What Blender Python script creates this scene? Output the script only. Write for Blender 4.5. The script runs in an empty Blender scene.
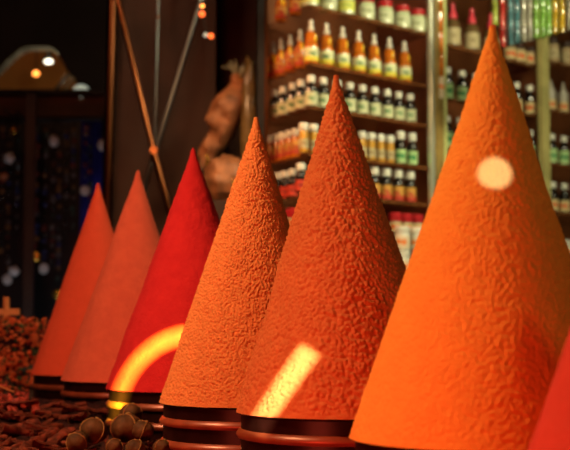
import bpy, math, random
import numpy as np
from mathutils import Vector, Matrix, Euler, noise

random.seed(7)
S = bpy.context.scene
COL = S.collection
PI = math.pi

# ------------------------------------------------------------------ camera
F, HOR, CZ = 1300.0, 318.0, 1.2          # focal length in px, horizon row, eye height
PITCH = math.atan((HOR - 225) / F)
cam = bpy.data.cameras.new('camera')
cam.sensor_width = 36.0
cam.lens = F / 570 * 36.0
cam.clip_start = 0.05
cam.dof.use_dof = True
cam.dof.focus_distance = 2.05
cam.dof.aperture_fstop = 6.3
camo = bpy.data.objects.new('camera', cam)
camo.location = (0, 0, CZ)
camo.rotation_euler = (PI / 2 + PITCH, 0, 0)
COL.objects.link(camo)
S.camera = camo

# ------------------------------------------------------------------ world, lights, exposure
S.view_settings.view_transform = 'Standard'
S.view_settings.look = 'None'
S.view_settings.gamma = 1.0
S.view_settings.use_curve_mapping = False
S.view_settings.exposure = 0.0
S.cycles.use_denoising = True
S.cycles.max_bounces = 6
S.cycles.sample_clamp_indirect = 4.0
W = bpy.data.worlds.new('world')
S.world = W
W.use_nodes = True
W.node_tree.nodes['Background'].inputs[0].default_value = (0.30, 0.10, 0.05, 1)
W.node_tree.nodes['Background'].inputs[1].default_value = 0.03


def look(o, target):
    o.rotation_euler = (Vector(target) - o.location).to_track_quat('-Z', 'Y').to_euler()


def area(name, loc, target, size, power, color, size_y=None, spread=None):
    d = bpy.data.lights.new(name, 'AREA')
    d.energy = power
    d.color = color
    d.size = size
    if size_y:
        d.shape = 'RECTANGLE'
        d.size_y = size_y
    if spread:
        d.spread = spread
    o = bpy.data.objects.new(name, d)
    o.location = loc
    look(o, target)
    COL.objects.link(o)
    return o


def spot(name, loc, target, power, color, angle, blend=0.1, radius=0.01):
    d = bpy.data.lights.new(name, 'SPOT')
    d.energy = power
    d.color = color
    d.spot_size = angle
    d.spot_blend = blend
    d.shadow_soft_size = radius
    o = bpy.data.objects.new(name, d)
    o.location = loc
    look(o, target)
    COL.objects.link(o)
    return o


# warm shop lamps to the left of the spice row
spot('warm_key_lamp', (-1.15, 1.62, 2.55), (0.1, 1.85, 1.3), 118, (1.0, 0.74, 0.34), 1.3, 0.6, 0.03)
spot('warm_front_lamp', (-0.95, 1.9, 2.5), (-0.34, 2.95, 1.2), 90, (1.0, 0.60, 0.34), 1.2, 0.6, 0.05)
# lamp over the front of the stall, to the right of the camera
spot('overhead_lamp', (0.80, 0.62, 2.5), (0.30, 1.6, 1.2), 14, (1.0, 0.70, 0.32), 1.1, 0.5, 0.05)
area('right_soft_fill', (1.3, 0.9, 2.4), (0.2, 1.9, 1.2), 0.7, 1.2, (1.0, 0.62, 0.24))  # soft fill added to smooth the cones' right sides
# added red fill, in place of red bounce off the spices
area('low_red_fill', (-0.5, 0.9, 0.98), (-0.3, 2.6, 1.0), 0.5, 11.0, (1.0, 0.085, 0.04), 0.12)
# fluorescent tubes lighting the shelves
area('shelf_tube', (1.25, 3.3, 2.75), (0.45, 4.7, 1.5), 1.2, 20, (1.0, 0.93, 0.58), 0.15, 2.2)
area('shelf_tube', (-0.45, 3.9, 2.2), (0.05, 4.4, 1.6), 0.5, 3.0, (1.0, 0.50, 0.22), 0.12, 2.0)
# weak warm lamp over the left of the shop
area('corridor_lamp', (-0.9, 3.6, 2.7), (-0.6, 5.0, 1.5), 0.3, 4.0, (1.0, 0.45, 0.22))
area('rack_fill', (-1.1, 5.2, 0.7), (-1.1, 6.4, 1.5), 0.3, 1.7, (0.9, 0.92, 1.0))  # cool fill added to bring up the rack and blue cloth


def gobo(o, build):
    """shape a projector's beam: build(nodes, links, x, y) returns the socket of the mask"""
    d = o.data
    d.use_nodes = True
    nt = d.node_tree
    em = [n for n in nt.nodes if n.type == 'EMISSION'][0]
    tc = nt.nodes.new('ShaderNodeTexCoord')
    sp = nt.nodes.new('ShaderNodeSeparateXYZ')
    nt.links.new(tc.outputs['Normal'], sp.inputs[0])

    def m(op, a, b=None, c=None):
        n = nt.nodes.new('ShaderNodeMath')
        n.operation = op
        for i, v in enumerate((a, b, c)):
            if v is None:
                continue
            if isinstance(v, (int, float)):
                n.inputs[i].default_value = v
            else:
                nt.links.new(v, n.inputs[i])
        return n.outputs[0]
    az = m('ABSOLUTE', sp.outputs[2])
    x = m('DIVIDE', sp.outputs[0], az)
    y = m('DIVIDE', sp.outputs[1], az)
    nt.links.new(build(m, x, y), em.inputs['Strength'])


def ray(px, py):
    u, v = (px - 285) / F, (225 - py) / F
    d = (u, math.cos(PITCH) - v * math.sin(PITCH), math.sin(PITCH) + v * math.cos(PITCH))
    return d[0] / d[1], d[2] / d[1]


def at(px, py, Y):
    rx, rz = ray(px, py)
    return Vector((rx * Y, Y, CZ + rz * Y))


# projected patches of light from small spot projectors
GL = Vector((-0.30, 0.25, 1.55))


def mask_round(r0, soft):
    def f(m, x, y):
        r = m('SQRT', m('ADD', m('MULTIPLY', x, x), m('MULTIPLY', y, y)))
        return m('SMOOTHSTEP' if False else 'MULTIPLY', 1.0, clamp01(m, m('DIVIDE', m('SUBTRACT', r0, r), soft)))
    return f


def clamp01(m, s):
    return m('MINIMUM', m('MAXIMUM', s, 0.0), 1.0)


def mask_bar(hx, hy, ang, soft):
    c, s = math.cos(ang), math.sin(ang)

    def f(m, x, y):
        a = m('ADD', m('MULTIPLY', x, c), m('MULTIPLY', y, s))
        b = m('SUBTRACT', m('MULTIPLY', y, c), m('MULTIPLY', x, s))
        ma = clamp01(m, m('DIVIDE', m('SUBTRACT', hx, m('ABSOLUTE', a)), soft))
        mb = clamp01(m, m('DIVIDE', m('SUBTRACT', hy, m('ABSOLUTE', b)), soft))
        return m('MULTIPLY', ma, mb)
    return f


def mask_arc(r0, half, soft, a0, a1):
    def f(m, x, y):
        r = m('SQRT', m('ADD', m('MULTIPLY', x, x), m('MULTIPLY', y, y)))
        ring = clamp01(m, m('DIVIDE', m('SUBTRACT', half, m('ABSOLUTE', m('SUBTRACT', r, r0))), soft))
        ang = m('ARCTAN2', y, x)
        k = m('MULTIPLY', m('GREATER_THAN', ang, a0), m('LESS_THAN', ang, a1))
        return m('MULTIPLY', ring, k)
    return f


# ------------------------------------------------------------------ materials
def mat(name, color, rough=0.5, metal=0.0, trans=0.0, emit=None, estr=0.0, coat=0.0, var=0.0, scale=20.0, bump=0.0, bscale=60.0, bdist=0.002, detail=3.0, ior=1.45, color2=None):
    m = bpy.data.materials.new(name)
    m.use_nodes = True
    nt = m.node_tree
    b = nt.nodes['Principled BSDF']
    b.inputs['Base Color'].default_value = (*color, 1)
    b.inputs['Roughness'].default_value = rough
    b.inputs['Metallic'].default_value = metal
    b.inputs['Transmission Weight'].default_value = trans
    b.inputs['IOR'].default_value = ior
    b.inputs['Coat Weight'].default_value = coat
    if emit:
        b.inputs['Emission Color'].default_value = (*emit, 1)
        b.inputs['Emission Strength'].default_value = estr
    tc = nt.nodes.new('ShaderNodeTexCoord')
    if var or color2:
        n = nt.nodes.new('ShaderNodeTexNoise')
        n.inputs['Scale'].default_value = scale
        n.inputs['Detail'].default_value = 4
        nt.links.new(tc.outputs['Object'], n.inputs['Vector'])
        r = nt.nodes.new('ShaderNodeValToRGB')
        c2 = color2 or tuple(min(1, c * (1 + var)) for c in color)
        c1 = color if color2 else tuple(c * (1 - var) for c in color)
        r.color_ramp.elements[0].position = 0.35
        r.color_ramp.elements[1].position = 0.65
        r.color_ramp.elements[0].color = (*c1, 1)
        r.color_ramp.elements[1].color = (*c2, 1)
        nt.links.new(n.outputs['Fac'], r.inputs[0])
        nt.links.new(r.outputs[0], b.inputs['Base Color'])
    if bump:
        n2 = nt.nodes.new('ShaderNodeTexNoise')
        n2.inputs['Scale'].default_value = bscale
        n2.inputs['Detail'].default_value = detail
        nt.links.new(tc.outputs['Object'], n2.inputs['Vector'])
        bp = nt.nodes.new('ShaderNodeBump')
        bp.inputs['Strength'].default_value = bump
        bp.inputs['Distance'].default_value = bdist
        nt.links.new(n2.outputs['Fac'], bp.inputs['Height'])
        nt.links.new(bp.outputs[0], b.inputs['Normal'])
    return m


def glassy(m, alpha):
    m.node_tree.nodes['Principled BSDF'].inputs['Alpha'].default_value = alpha
    return m


def label_mat(name, paper, leaf, lx=0.007, lz=0.008, band=None):
    """paper label, with a small leaf emblem on its front (object space, front = -Y) and an optional colour band"""
    m = mat(name, paper, 0.6)
    nt = m.node_tree
    b = nt.nodes['Principled BSDF']
    tc = nt.nodes.new('ShaderNodeTexCoord')
    sp = nt.nodes.new('ShaderNodeSeparateXYZ')
    nt.links.new(tc.outputs['Object'], sp.inputs[0])

    def mm(op, a, v):
        n = nt.nodes.new('ShaderNodeMath')
        n.operation = op
        for i, q in enumerate((a, v)):
            if isinstance(q, (int, float)):
                n.inputs[i].default_value = q
            else:
                nt.links.new(q, n.inputs[i])
        return n.outputs[0]

    def blob(cx, cz, rx, rz):
        u = mm('DIVIDE', mm('SUBTRACT', sp.outputs[0], cx), rx)
        w = mm('DIVIDE', mm('SUBTRACT', sp.outputs[2], cz), rz)
        return mm('LESS_THAN', mm('ADD', mm('MULTIPLY', u, u), mm('MULTIPLY', w, w)), 1.0)
    fac = mm('MAXIMUM', blob(-lx * 0.7, 0.002, lx * 0.8, lz * 0.6), blob(lx * 0.7, 0.0, lx * 0.7, lz * 0.75))
    mix = nt.nodes.new('ShaderNodeMix')
    mix.data_type = 'RGBA'
    nt.links.new(fac, mix.inputs[0])
    mix.inputs[6].default_value = (*paper, 1)
    mix.inputs[7].default_value = (*leaf, 1)
    out = mix.outputs[2]
    if band:
        mix2 = nt.nodes.new('ShaderNodeMix')
        mix2.data_type = 'RGBA'
        nt.links.new(mm('LESS_THAN', sp.outputs[2], -lz * 0.9), mix2.inputs[0])
        nt.links.new(out, mix2.inputs[6])
        mix2.inputs[7].default_value = (*band, 1)
        out = mix2.outputs[2]
    nt.links.new(out, b.inputs['Base Color'])
    return m


M = {
    'wood': mat('dark_brown_wood', (0.045, 0.018, 0.009), 0.5, var=0.35, scale=6),
    'black': mat('black_paint', (0.006, 0.005, 0.005), 0.4),
    'wall': mat('dark_wall', (0.02, 0.01, 0.008), 0.8, var=0.2, scale=3),
    'floor': mat('dark_floor', (0.03, 0.02, 0.015), 0.6, var=0.3, scale=4),
    'ochre': mat('ochre_plaster', (0.45, 0.20, 0.05), 0.8, var=0.1, scale=3),
    'panel': mat('brown_panel', (0.06, 0.020, 0.008), 0.55, var=0.25, scale=5),
    'shelf': glassy(mat('red_reflection_glass', (0.30, 0.07, 0.02), 0.12, var=0.2, scale=8), 0.25),  # red reflections are mixed into the glass colour
    'back': mat('shelf_back', (0.20, 0.065, 0.022), 0.4, var=0.3, scale=7),
    'edge': glassy(mat('shelf_edge', (0.28, 0.10, 0.03), 0.15, var=0.4, scale=30), 0.35),  # orange reflected light is put into the edge colour
    'yellowpost': mat('yellowed_post', (0.50, 0.44, 0.16), 0.3, var=0.2, scale=12),
    'brownpost': mat('brown_gold_post', (0.30, 0.20, 0.06), 0.25, var=0.3, scale=12),
    'copper_dark': mat('shaded_copper', (0.10, 0.032, 0.012), 0.3, 1.0),  # darker copper copy, painting how dimly the post is lit
    'greenpost': mat('pale_green_post', (0.55, 0.58, 0.22), 0.25, var=0.2, scale=12),
    'chrome': mat('pale_metal_edge', (0.75, 0.78, 0.60), 0.25, 0.6),
    'copper': mat('copper_pipe', (0.22, 0.07, 0.025), 0.28, 1.0),
    'steel': mat('dull_steel', (0.16, 0.17, 0.17), 0.3, 1.0),
    'drum': mat('dark_drum_metal', (0.013, 0.0022, 0.0016), 0.35, 0.0, var=0.25, scale=30),
    'ring': mat('red_lit_ring_metal', (0.24, 0.040, 0.015), 0.35, 0.2, var=0.2, scale=30),  # red light caught by the rings is painted into this tone
    'cream': mat('cream_scrape', (0.8, 0.7, 0.5), 0.5),
    'table': mat('dark_table_wood', (0.03, 0.012, 0.008), 0.6, var=0.3, scale=10),
    'bark': mat('dark_bark', (0.085, 0.014, 0.006), 0.75, var=0.6, scale=60, bump=0.6, bscale=120),  # deep red light on the goods is mixed into this and the crumbs
    'crumb': mat('bark_crumbs', (0.022, 0.004, 0.003), 0.9, var=0.6, scale=90, bump=1.0, bscale=150, bdist=0.004),
    'pod': mat('dried_pod', (0.062, 0.022, 0.007), 0.7, var=0.4, scale=40, bump=0.6, bscale=120),
    'podrib': mat('pale_pod_rib', (0.20, 0.085, 0.025), 0.7, var=0.2, scale=60),
    'flower': mat('dried_flowers', (0.45, 0.040, 0.012), 0.8, color2=(0.52, 0.11, 0.03), scale=55),
    'leaf': mat('dried_leaf', (0.05, 0.055, 0.02), 0.8, var=0.5, scale=40),
    'rawwood': mat('orange_wood', (0.50, 0.16, 0.04), 0.6, var=0.2, scale=20),
    'sack': mat('brown_bag', (0.30, 0.12, 0.048), 0.55, var=0.45, scale=18, coat=0.05, bump=0.9, bscale=25, bdist=0.01),
    'tuft': mat('clear_film_tuft', (0.35, 0.36, 0.24), 0.2, trans=0.3, var=0.4, scale=30),
    'gold': mat('gold_tie_glint', (0.8, 0.45, 0.06), 0.25, 0.8),
    'blue': mat('blue_cloth', (0.02, 0.035, 0.45), 0.7, var=0.3, scale=8),
    'whiteglass': mat('white_globe', (0.55, 0.60, 0.60), 0.25),
    'lampwhite': mat('lamp_diffuser', (0.9, 0.9, 0.8), 0.4, emit=(1.0, 0.95, 0.75), estr=3.0),
    'lamporange': mat('orange_bulb', (0.9, 0.4, 0.1), 0.4, emit=(1.0, 0.30, 0.05), estr=4.0),
    'lampred': mat('red_bulb', (0.9, 0.2, 0.1), 0.4, emit=(1.0, 0.14, 0.02), estr=2.0),
    'globe': mat('pale_globe', (0.6, 0.6, 0.5), 0.4, emit=(0.8, 0.85, 0.65), estr=0.45),
    # bottles (materials)
    'amber': mat('amber_glass', (0.75, 0.20, 0.015), 0.12, trans=0.25, coat=0.5, var=0.25, scale=40),
    'gold_oil': mat('golden_oil_glass', (0.75, 0.38, 0.05), 0.15, trans=0.2, coat=0.5),
    'dark': mat('dark_glass', (0.012, 0.008, 0.006), 0.10, coat=0.6),
    'brownclear': mat('brown_clear_plastic', (0.22, 0.13, 0.05), 0.15, trans=0.3, coat=0.4),
    'white': mat('white_plastic', (0.72, 0.70, 0.58), 0.35),
    'greyp': mat('grey_plastic', (0.42, 0.38, 0.30), 0.35),
    'pink': mat('pink_plastic', (0.80, 0.06, 0.09), 0.35),
    'redlid': mat('red_lid', (0.50, 0.02, 0.025), 0.35),
    'palejar': mat('pale_green_jar', (0.55, 0.62, 0.36), 0.2, coat=0.4),
    'beige': mat('beige_jar', (0.45, 0.33, 0.17), 0.35),
    'yellowglint': mat('painted_yellow_glint', (0.95, 0.62, 0.03), 0.15, coat=0.5),  # glints on the amber bottles, painted as plain yellow
    'l_yellow': label_mat('yellow_green_label', (0.72, 0.74, 0.42), (0.03, 0.20, 0.05), band=(0.72, 0.62, 0.05)),
    'l_cream': label_mat('cream_leaf_label', (0.60, 0.62, 0.36), (0.06, 0.22, 0.06)),
    'l_green': label_mat('green_leaf_label', (0.42, 0.62, 0.26), (0.02, 0.24, 0.06), 0.012, 0.012),
    'l_redgold': label_mat('red_gold_label', (0.62, 0.30, 0.05), (0.50, 0.02, 0.01), band=(0.55, 0.05, 0.02)),
    'l_orange': label_mat('orange_fruit_label', (0.62, 0.48, 0.22), (0.70, 0.13, 0.02), 0.012, 0.012),
    'l_red': label_mat('red_label', (0.62, 0.05, 0.02), (0.30, 0.02, 0.01)),
    'l_beige': label_mat('beige_label', (0.55, 0.45, 0.24), (0.30, 0.20, 0.08)),
    'l_jar': label_mat('pale_jar_label', (0.62, 0.66, 0.42), (0.28, 0.34, 0.14), 0.012, 0.006),
    'l_jaryellow': label_mat('yellow_jar_label', (0.66, 0.70, 0.12), (0.40, 0.50, 0.10), 0.012, 0.006),
    'l_oran2': label_mat('orange_sachet_label', (0.75, 0.60, 0.40), (0.80, 0.20, 0.03), 0.012, 0.012),
}
for k, c in dict(lime=(0.30, 0.36, 0.04), red=(0.45, 0.03, 0.02), blue=(0.07, 0.19, 0.22), clear=(0.28, 0.27, 0.20),
                 green=(0.16, 0.34, 0.05), yellow=(0.45, 0.30, 0.02)).items():
    M['bead_' + k] = mat(k + '_beads', c, 0.12, coat=1.0, trans=0.3, var=0.4, scale=60)


for k_ in ('bark', 'crumb', 'pod', 'podrib', 'flower', 'leaf', 'drum'):
    M[k_].node_tree.nodes['Principled BSDF'].inputs['Specular IOR Level'].default_value = 0.12


def powder(name, c1, c2, bscale, bdist, strength=1.0, detail=4.0, stretch=1.0, var_scale=40):
    m = mat(name, c1, 1.0, color2=c2, scale=var_scale)
    nt = m.node_tree
    b = nt.nodes['Principled BSDF']
    b.inputs['Specular IOR Level'].default_value = 0.05
    tc = nt.nodes.new('ShaderNodeTexCoord')
    mp = nt.nodes.new('ShaderNodeMapping')
    mp.inputs['Scale'].default_value = (1, 1, stretch)
    nt.links.new(tc.outputs['Object'], mp.inputs[0])
    n = nt.nodes.new('ShaderNodeTexNoise')
    n.inputs['Scale'].default_value = bscale
    n.inputs['Detail'].default_value = detail
    n.inputs['Roughness'].default_value = 0.55
    nt.links.new(mp.outputs[0], n.inputs['Vector'])
    bp = nt.nodes.new('ShaderNodeBump')
    bp.inputs['Strength'].default_value = strength
    bp.inputs['Distance'].default_value = bdist
    nt.links.new(n.outputs['Fac'], bp.inputs['Height'])
    nt.links.new(bp.outputs[0], b.inputs['Normal'])
    return m


# ------------------------------------------------------------------ mesh helpers
class MB:
    def __init__(s):
        s.v, s.f, s.mi = [], [], []
        s.cur = 0

    def add(s, vs, fs):
        n = len(s.v)
        s.v += [tuple(v) for v in vs]
        s.f += [tuple(i + n for i in f) for f in fs]
        s.mi += [s.cur] * len(fs)
        return s

    def box(s, c, size, rot=None):
        R = rot if rot is not None else Matrix.Identity(3)
        h = Vector(size) / 2
        vs = [Vector(c) + R @ Vector((h.x * a, h.y * b, h.z * d)) for a in (-1, 1) for b in (-1, 1) for d in (-1, 1)]
        return s.add(vs, [(0, 1, 3, 2), (4, 6, 7, 5), (0, 4, 5, 1), (2, 3, 7, 6), (0, 2, 6, 4), (1, 5, 7, 3)])

    def prism(s, poly, z0, z1):
        n = len(poly)
        vs = [(x, y, z0) for x, y in poly] + [(x, y, z1) for x, y in poly]
        fs = [tuple(range(n - 1, -1, -1)), tuple(range(n, 2 * n))]
        fs += [(i, (i + 1) % n, n + (i + 1) % n, n + i) for i in range(n)]
        return s.add(vs, fs)

    def lathe(s, prof, seg=24, c=(0, 0, 0), caps=True):
        vs, fs = [], []
        for r, z in prof:
            for k in range(seg):
                a = 2 * PI * k / seg
                vs.append((c[0] + r * math.cos(a), c[1] + r * math.sin(a), c[2] + z))
        for i in range(len(prof) - 1):
            for k in range(seg):
                k2 = (k + 1) % seg
                fs.append((i * seg + k, i * seg + k2, (i + 1) * seg + k2, (i + 1) * seg + k))
        if caps:
            fs.append(tuple(range(seg - 1, -1, -1)))
            fs.append(tuple((len(prof) - 1) * seg + k for k in range(seg)))
        return s.add(vs, fs)

    def tube(s, pts, r, seg=10):
        pts = [Vector(p) for p in pts]
        rs = r if isinstance(r, (list, tuple)) else [r] * len(pts)
        vs, fs = [], []
        up = None
        for i, p in enumerate(pts):
            d = (pts[min(i + 1, len(pts) - 1)] - pts[max(i - 1, 0)]).normalized()
            if up is None:
                up = d.orthogonal().normalized()
            up = (up - d * up.dot(d)).normalized()
            w = d.cross(up)
            for k in range(seg):
                a = 2 * PI * k / seg
                vs.append(p + (up * math.cos(a) + w * math.sin(a)) * rs[i])
        for i in range(len(pts) - 1):
            for k in range(seg):
                k2 = (k + 1) % seg
                fs.append((i * seg + k, i * seg + k2, (i + 1) * seg + k2, (i + 1) * seg + k))
        fs.append(tuple(range(seg - 1, -1, -1)))
        fs.append(tuple((len(pts) - 1) * seg + k for k in range(seg)))
        return s.add(vs, fs)

    def ball(s, c, r, seg=12, rings=8, fn=None):
        vs, fs = [], []
        rr = r if isinstance(r, (tuple, list)) else (r, r, r)
        for i in range(rings + 1):
            th = PI * i / rings
            for k in range(seg):
                a = 2 * PI * k / seg
                d = Vector((math.sin(th) * math.cos(a), math.sin(th) * math.sin(a), math.cos(th)))
                g = fn(d) if fn else 1.0
                vs.append((c[0] + d.x * rr[0] * g, c[1] + d.y * rr[1] * g, c[2] + d.z * rr[2] * g))
        for i in range(rings):
            for k in range(seg):
                k2 = (k + 1) % seg
                fs.append((i * seg + k, (i + 1) * seg + k, (i + 1) * seg + k2, i * seg + k2))
        return s.add(vs, fs)

    def mesh(s, name, mats, smooth=True):
        me = bpy.data.meshes.new(name)
        me.from_pydata(s.v, [], s.f)
        for m in (mats if isinstance(mats, list) else [mats]):
            me.materials.append(m)
        me.polygons.foreach_set('material_index', s.mi)
        if smooth:
            me.polygons.foreach_set('use_smooth', [True] * len(me.polygons))
            try:
                me.set_sharp_from_angle(angle=math.radians(40))
            except Exception:
                pass
        me.validate()
        me.update()
        return me

    def obj(s, name, mats, parent=None, loc=(0, 0, 0), smooth=True):
        o = bpy.data.objects.new(name, s.mesh(name, mats, smooth))
        o.location = loc
        o.parent = parent
        COL.objects.link(o)
        return o


def tag(o, label=None, cat=None, group=None, kind=None):
    if label:
        o['label'] = label
    if cat:
        o['category'] = cat
    if group:
        o['group'] = group
    if kind:
        o['kind'] = kind
    return o


def thing(name, loc, label, cat, group=None, rz=0.0):
    o = bpy.data.objects.new(name, None)
    o.empty_display_size = 0.05
    o.location = loc
    o.rotation_euler = (0, 0, rz)
    COL.objects.link(o)
    return tag(o, label, cat, group)


def dup(root, loc, label, group=None, rz=0.0, scale=1.0):
    r = root.copy()
    COL.objects.link(r)
    r.location = loc
    r.rotation_euler = (0, 0, rz)
    r.scale = scale if isinstance(scale, tuple) else (scale,) * 3
    r['label'] = label
    if group:
        r['group'] = group
    for ch in root.children:
        c = ch.copy()
        COL.objects.link(c)
        c.parent = r
        for g in ch.children:
            d = g.copy()
            COL.objects.link(d)
            d.parent = c
    return r


ORD = ['first', 'second', 'third', 'fourth', 'fifth', 'sixth', 'seventh', 'eighth', 'ninth', 'tenth', 'eleventh', 'twelfth']

# ------------------------------------------------------------------ the room
def struct(mb, name, m, smooth=False):
    return tag(mb.obj(name, m, smooth=smooth), kind='structure')


XL, XR, YF, YB, ZC = -2.4, 3.6, -1.2, 7.4, 3.2
struct(MB().box(((XL + XR) / 2, (YF + YB) / 2, -0.05), (XR - XL + 0.2, YB - YF + 0.2, 0.1)), 'floor', M['floor'])
struct(MB().box(((XL + XR) / 2, (YF + YB) / 2, ZC + 0.05), (XR - XL + 0.2, YB - YF + 0.2, 0.1)), 'ceiling', M['wall'])
struct(MB().box((XL - 0.05, (YF + YB) / 2, ZC / 2), (0.1, YB - YF, ZC)), 'wall_left', M['wall'])
struct(MB().box((XR + 0.05, (YF + YB) / 2, ZC / 2), (0.1, YB - YF, ZC)), 'wall_right', M['wall'])
struct(MB().box(((XL + XR) / 2, YF - 0.05, ZC / 2), (XR - XL, 0.1, ZC)), 'wall_front', M['wall'])

# back wall with an arched opening (upper left of the photo)
arch_px = [(-14, 95), (-14, 84), (-2, 70), (9, 58), (20, 49), (28, 46.5), (50, 46.5), (58, 54), (63, 63), (68, 72), (76, 82), (88, 90), (90, 95)]
arch = [at(x, y, YB) for x, y in arch_px]
mbw = MB()
outer = [(XL, 0), (XL, ZC), (XR, ZC), (XR, 0)]
ax0, ax1, az0 = arch[0].x, arch[-1].x, arch[0].z
for dy in (0, 0.12):
    Y = YB + dy
    mbw.add([(XL, Y, 0), (XR, Y, 0), (XR, Y, az0), (XL, Y, az0)], [(0, 1, 2, 3)])
    mbw.add([(XL, Y, az0), (ax0, Y, az0), (ax0, Y, ZC), (XL, Y, ZC)], [(0, 1, 2, 3)])
    mbw.add([(ax1, Y, az0), (XR, Y, az0), (XR, Y, ZC), (ax1, Y, ZC)], [(0, 1, 2, 3)])
    for a, b in zip(arch[:-1], arch[1:]):
        mbw.add([(a.x, Y, a.z), (b.x, Y, b.z), (b.x, Y, ZC), (a.x, Y, ZC)], [(0, 1, 2, 3)])
for a, b in zip(arch[:-1], arch[1:]):
    mbw.add([(a.x, YB, a.z), (b.x, YB, b.z), (b.x, YB + 0.12, b.z), (a.x, YB + 0.12, a.z)], [(0, 1, 2, 3)])
mbw.add([(ax0, YB, az0), (ax1, YB, az0), (ax1, YB + 0.12, az0), (ax0, YB + 0.12, az0)], [(0, 1, 2, 3)])
struct(mbw, 'wall_back', M['wall'])
# ochre room beyond the arch
bx0, bx1, by0, by1, bz0, bz1 = XL, 0.2, YB + 0.12, 9.4, 2.1, ZC
mba = MB()
mba.box(((bx0 + bx1) / 2, by1, (bz0 + bz1) / 2), (bx1 - bx0, 0.06, bz1 - bz0))
mba.box((bx0, (by0 + by1) / 2, (bz0 + bz1) / 2), (0.06, by1 - by0, bz1 - bz0))
mba.box((bx1, (by0 + by1) / 2, (bz0 + bz1) / 2), (0.06, by1 - by0, bz1 - bz0))
struct(mba, 'wall_beyond', M['ochre'])
struct(MB().box(((bx0 + bx1) / 2, (by0 + by1) / 2, bz1 + 0.03), (bx1 - bx0, by1 - by0, 0.06)), 'ceiling_beyond', M['ochre'])
struct(MB().box(((bx0 + bx1) / 2, (by0 + by1) / 2, bz0 - 0.03), (bx1 - bx0, by1 - by0, 0.06)), 'floor_beyond', M['wood'])
# dark beam under the arch and the brown fascia below it
p0, p1 = at(-40, 94, 7.2), at(106, 97, 7.2)
struct(MB().box(((p0.x + p1.x) / 2, 7.2, p0.z), (p1.x - p0.x, 0.14, 0.03)), 'trim_1', M['black'])
p0, p1 = at(-40, 97, 7.25), at(118, 118, 7.25)
struct(MB().box(((p0.x + p1.x) / 2, 7.25, (p0.z + p1.z) / 2), (p1.x - p0.x, 0.08, p0.z - p1.z)), 'trim_2', mat('brown_fascia', (0.16, 0.06, 0.028), 0.6, var=0.2, scale=4))

# lamps in the room beyond
c = at(48.5, 61.5, 8.2)
t = thing('ceiling_lamp', c, 'bright white oval lamp glowing inside the ochre arch', 'lamp')
MB().ball((0, 0, 0), (0.027, 0.027, 0.014), 20, 12).obj('diffuser', M['lampwhite'], t)
MB().lathe([(0.02, 0.018), (0.022, 0.05), (0.006, 0.055), (0.006, bz1 - c.z)], 16).obj('stem', M['black'], t)
c = at(36, 73.5, 8.6)
t = thing('hanging_bulb', c, 'small orange bulb below and left of the white lamp in the arch', 'lamp')
MB().ball((0, 0, 0), (0.022, 0.022, 0.018), 16, 10).obj('bulb', M['lamporange'], t)
MB().tube([(0, 0, 0.02), (0, 0, bz1 - c.z)], 0.004, 6).obj('cord', M['black'], t)
d = bpy.data.lights.new('arch_room_light', 'POINT')
d.energy = 7
d.color = (1.0, 0.75, 0.4)
d.shadow_soft_size = 0.05
o = bpy.data.objects.new('arch_room_light', d)
o.location = at(45, 66, 7.9)
COL.objects.link(o)
c = at(81, 92, 7.2)
t = thing('globe_lamp', c, 'pale rounded globe lamp resting on the dark beam right of the arch', 'lamp')
MB().ball((0, 0, 0.005), (0.046, 0.046, 0.036), 20, 12).obj('globe', M['globe'], t)
MB().lathe([(0.025, -0.03), (0.025, -0.012), (0.012, -0.008)], 16).obj('base', M['black'], t)
for (x0, y0, x1, y1, lab) in ((62, 92, 74, 78, 'pale slanted slat leaning beside the globe lamp'), (54, 92, 69, 74, 'brown slanted slat leaning in the corner of the arch')):
    a, b = at(x0, y0, 7.32), at(x1, y1, 7.32)
    tag(MB().tube([a, b], 0.011, 8).obj('leaning_slat', M['beige' if 'pale' in lab else 'wood']), lab, 'slat')

# ------------------------------------------------------------------ brown wooden partition, left of the shelves
def slab(px0, px1, y0, y1, name, m, kind='structure', label=None, cat=None, thick=0.04, z0=0.0, z1=ZC):
    a, b = at(px0, 225, y0), at(px1, 225, y1)
    dirv = Vector((b.x - a.x, b.y - a.y, 0))
    n = Vector((-dirv.y, dirv.x, 0)).normalized() * thick
    mb = MB().prism([(a.x, a.y), (b.x, b.y), (b.x + n.x, b.y + n.y), (a.x + n.x, a.y + n.y)], z0, z1)
    o = mb.obj(name, m, smooth=False)
    if kind:
        o['kind'] = kind
    if label:
        tag(o, label, cat)
    return o


slab(113, 206, 5.0, 5.0, 'wall_partition', M['panel'])
slab(204, 215, 4.96, 4.96, 'trim_3', M['panel'])
slab(215, 268, 5.25, 5.25, 'wall_recess', M['wood'])
slab(228, 256, 5.22, 5.22, 'trim_4', M['panel'], thick=0.02)

# copper pipes of a folding stand in front of the partition
YS = 4.75
t = thing('copper_stand', at(153, 318, YS) * 1.0, 'crossed copper pipe stand in front of the brown partition', 'stand')
t.location.z = 0
off = -Vector(t.location)


def pipe(a, b, r, m, name='pipe', par=None, o=None):
    par = par or t
    o = off if o is None else o
    return MB().tube([Vector(a) + o, Vector(b) + o], r, 14).obj(name, M[m], par)


def ext(a, b, zt):
    """point on the line a-b at height zt"""
    k = (zt - a.z) / (b.z - a.z)
    return a + (b - a) * k


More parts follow.
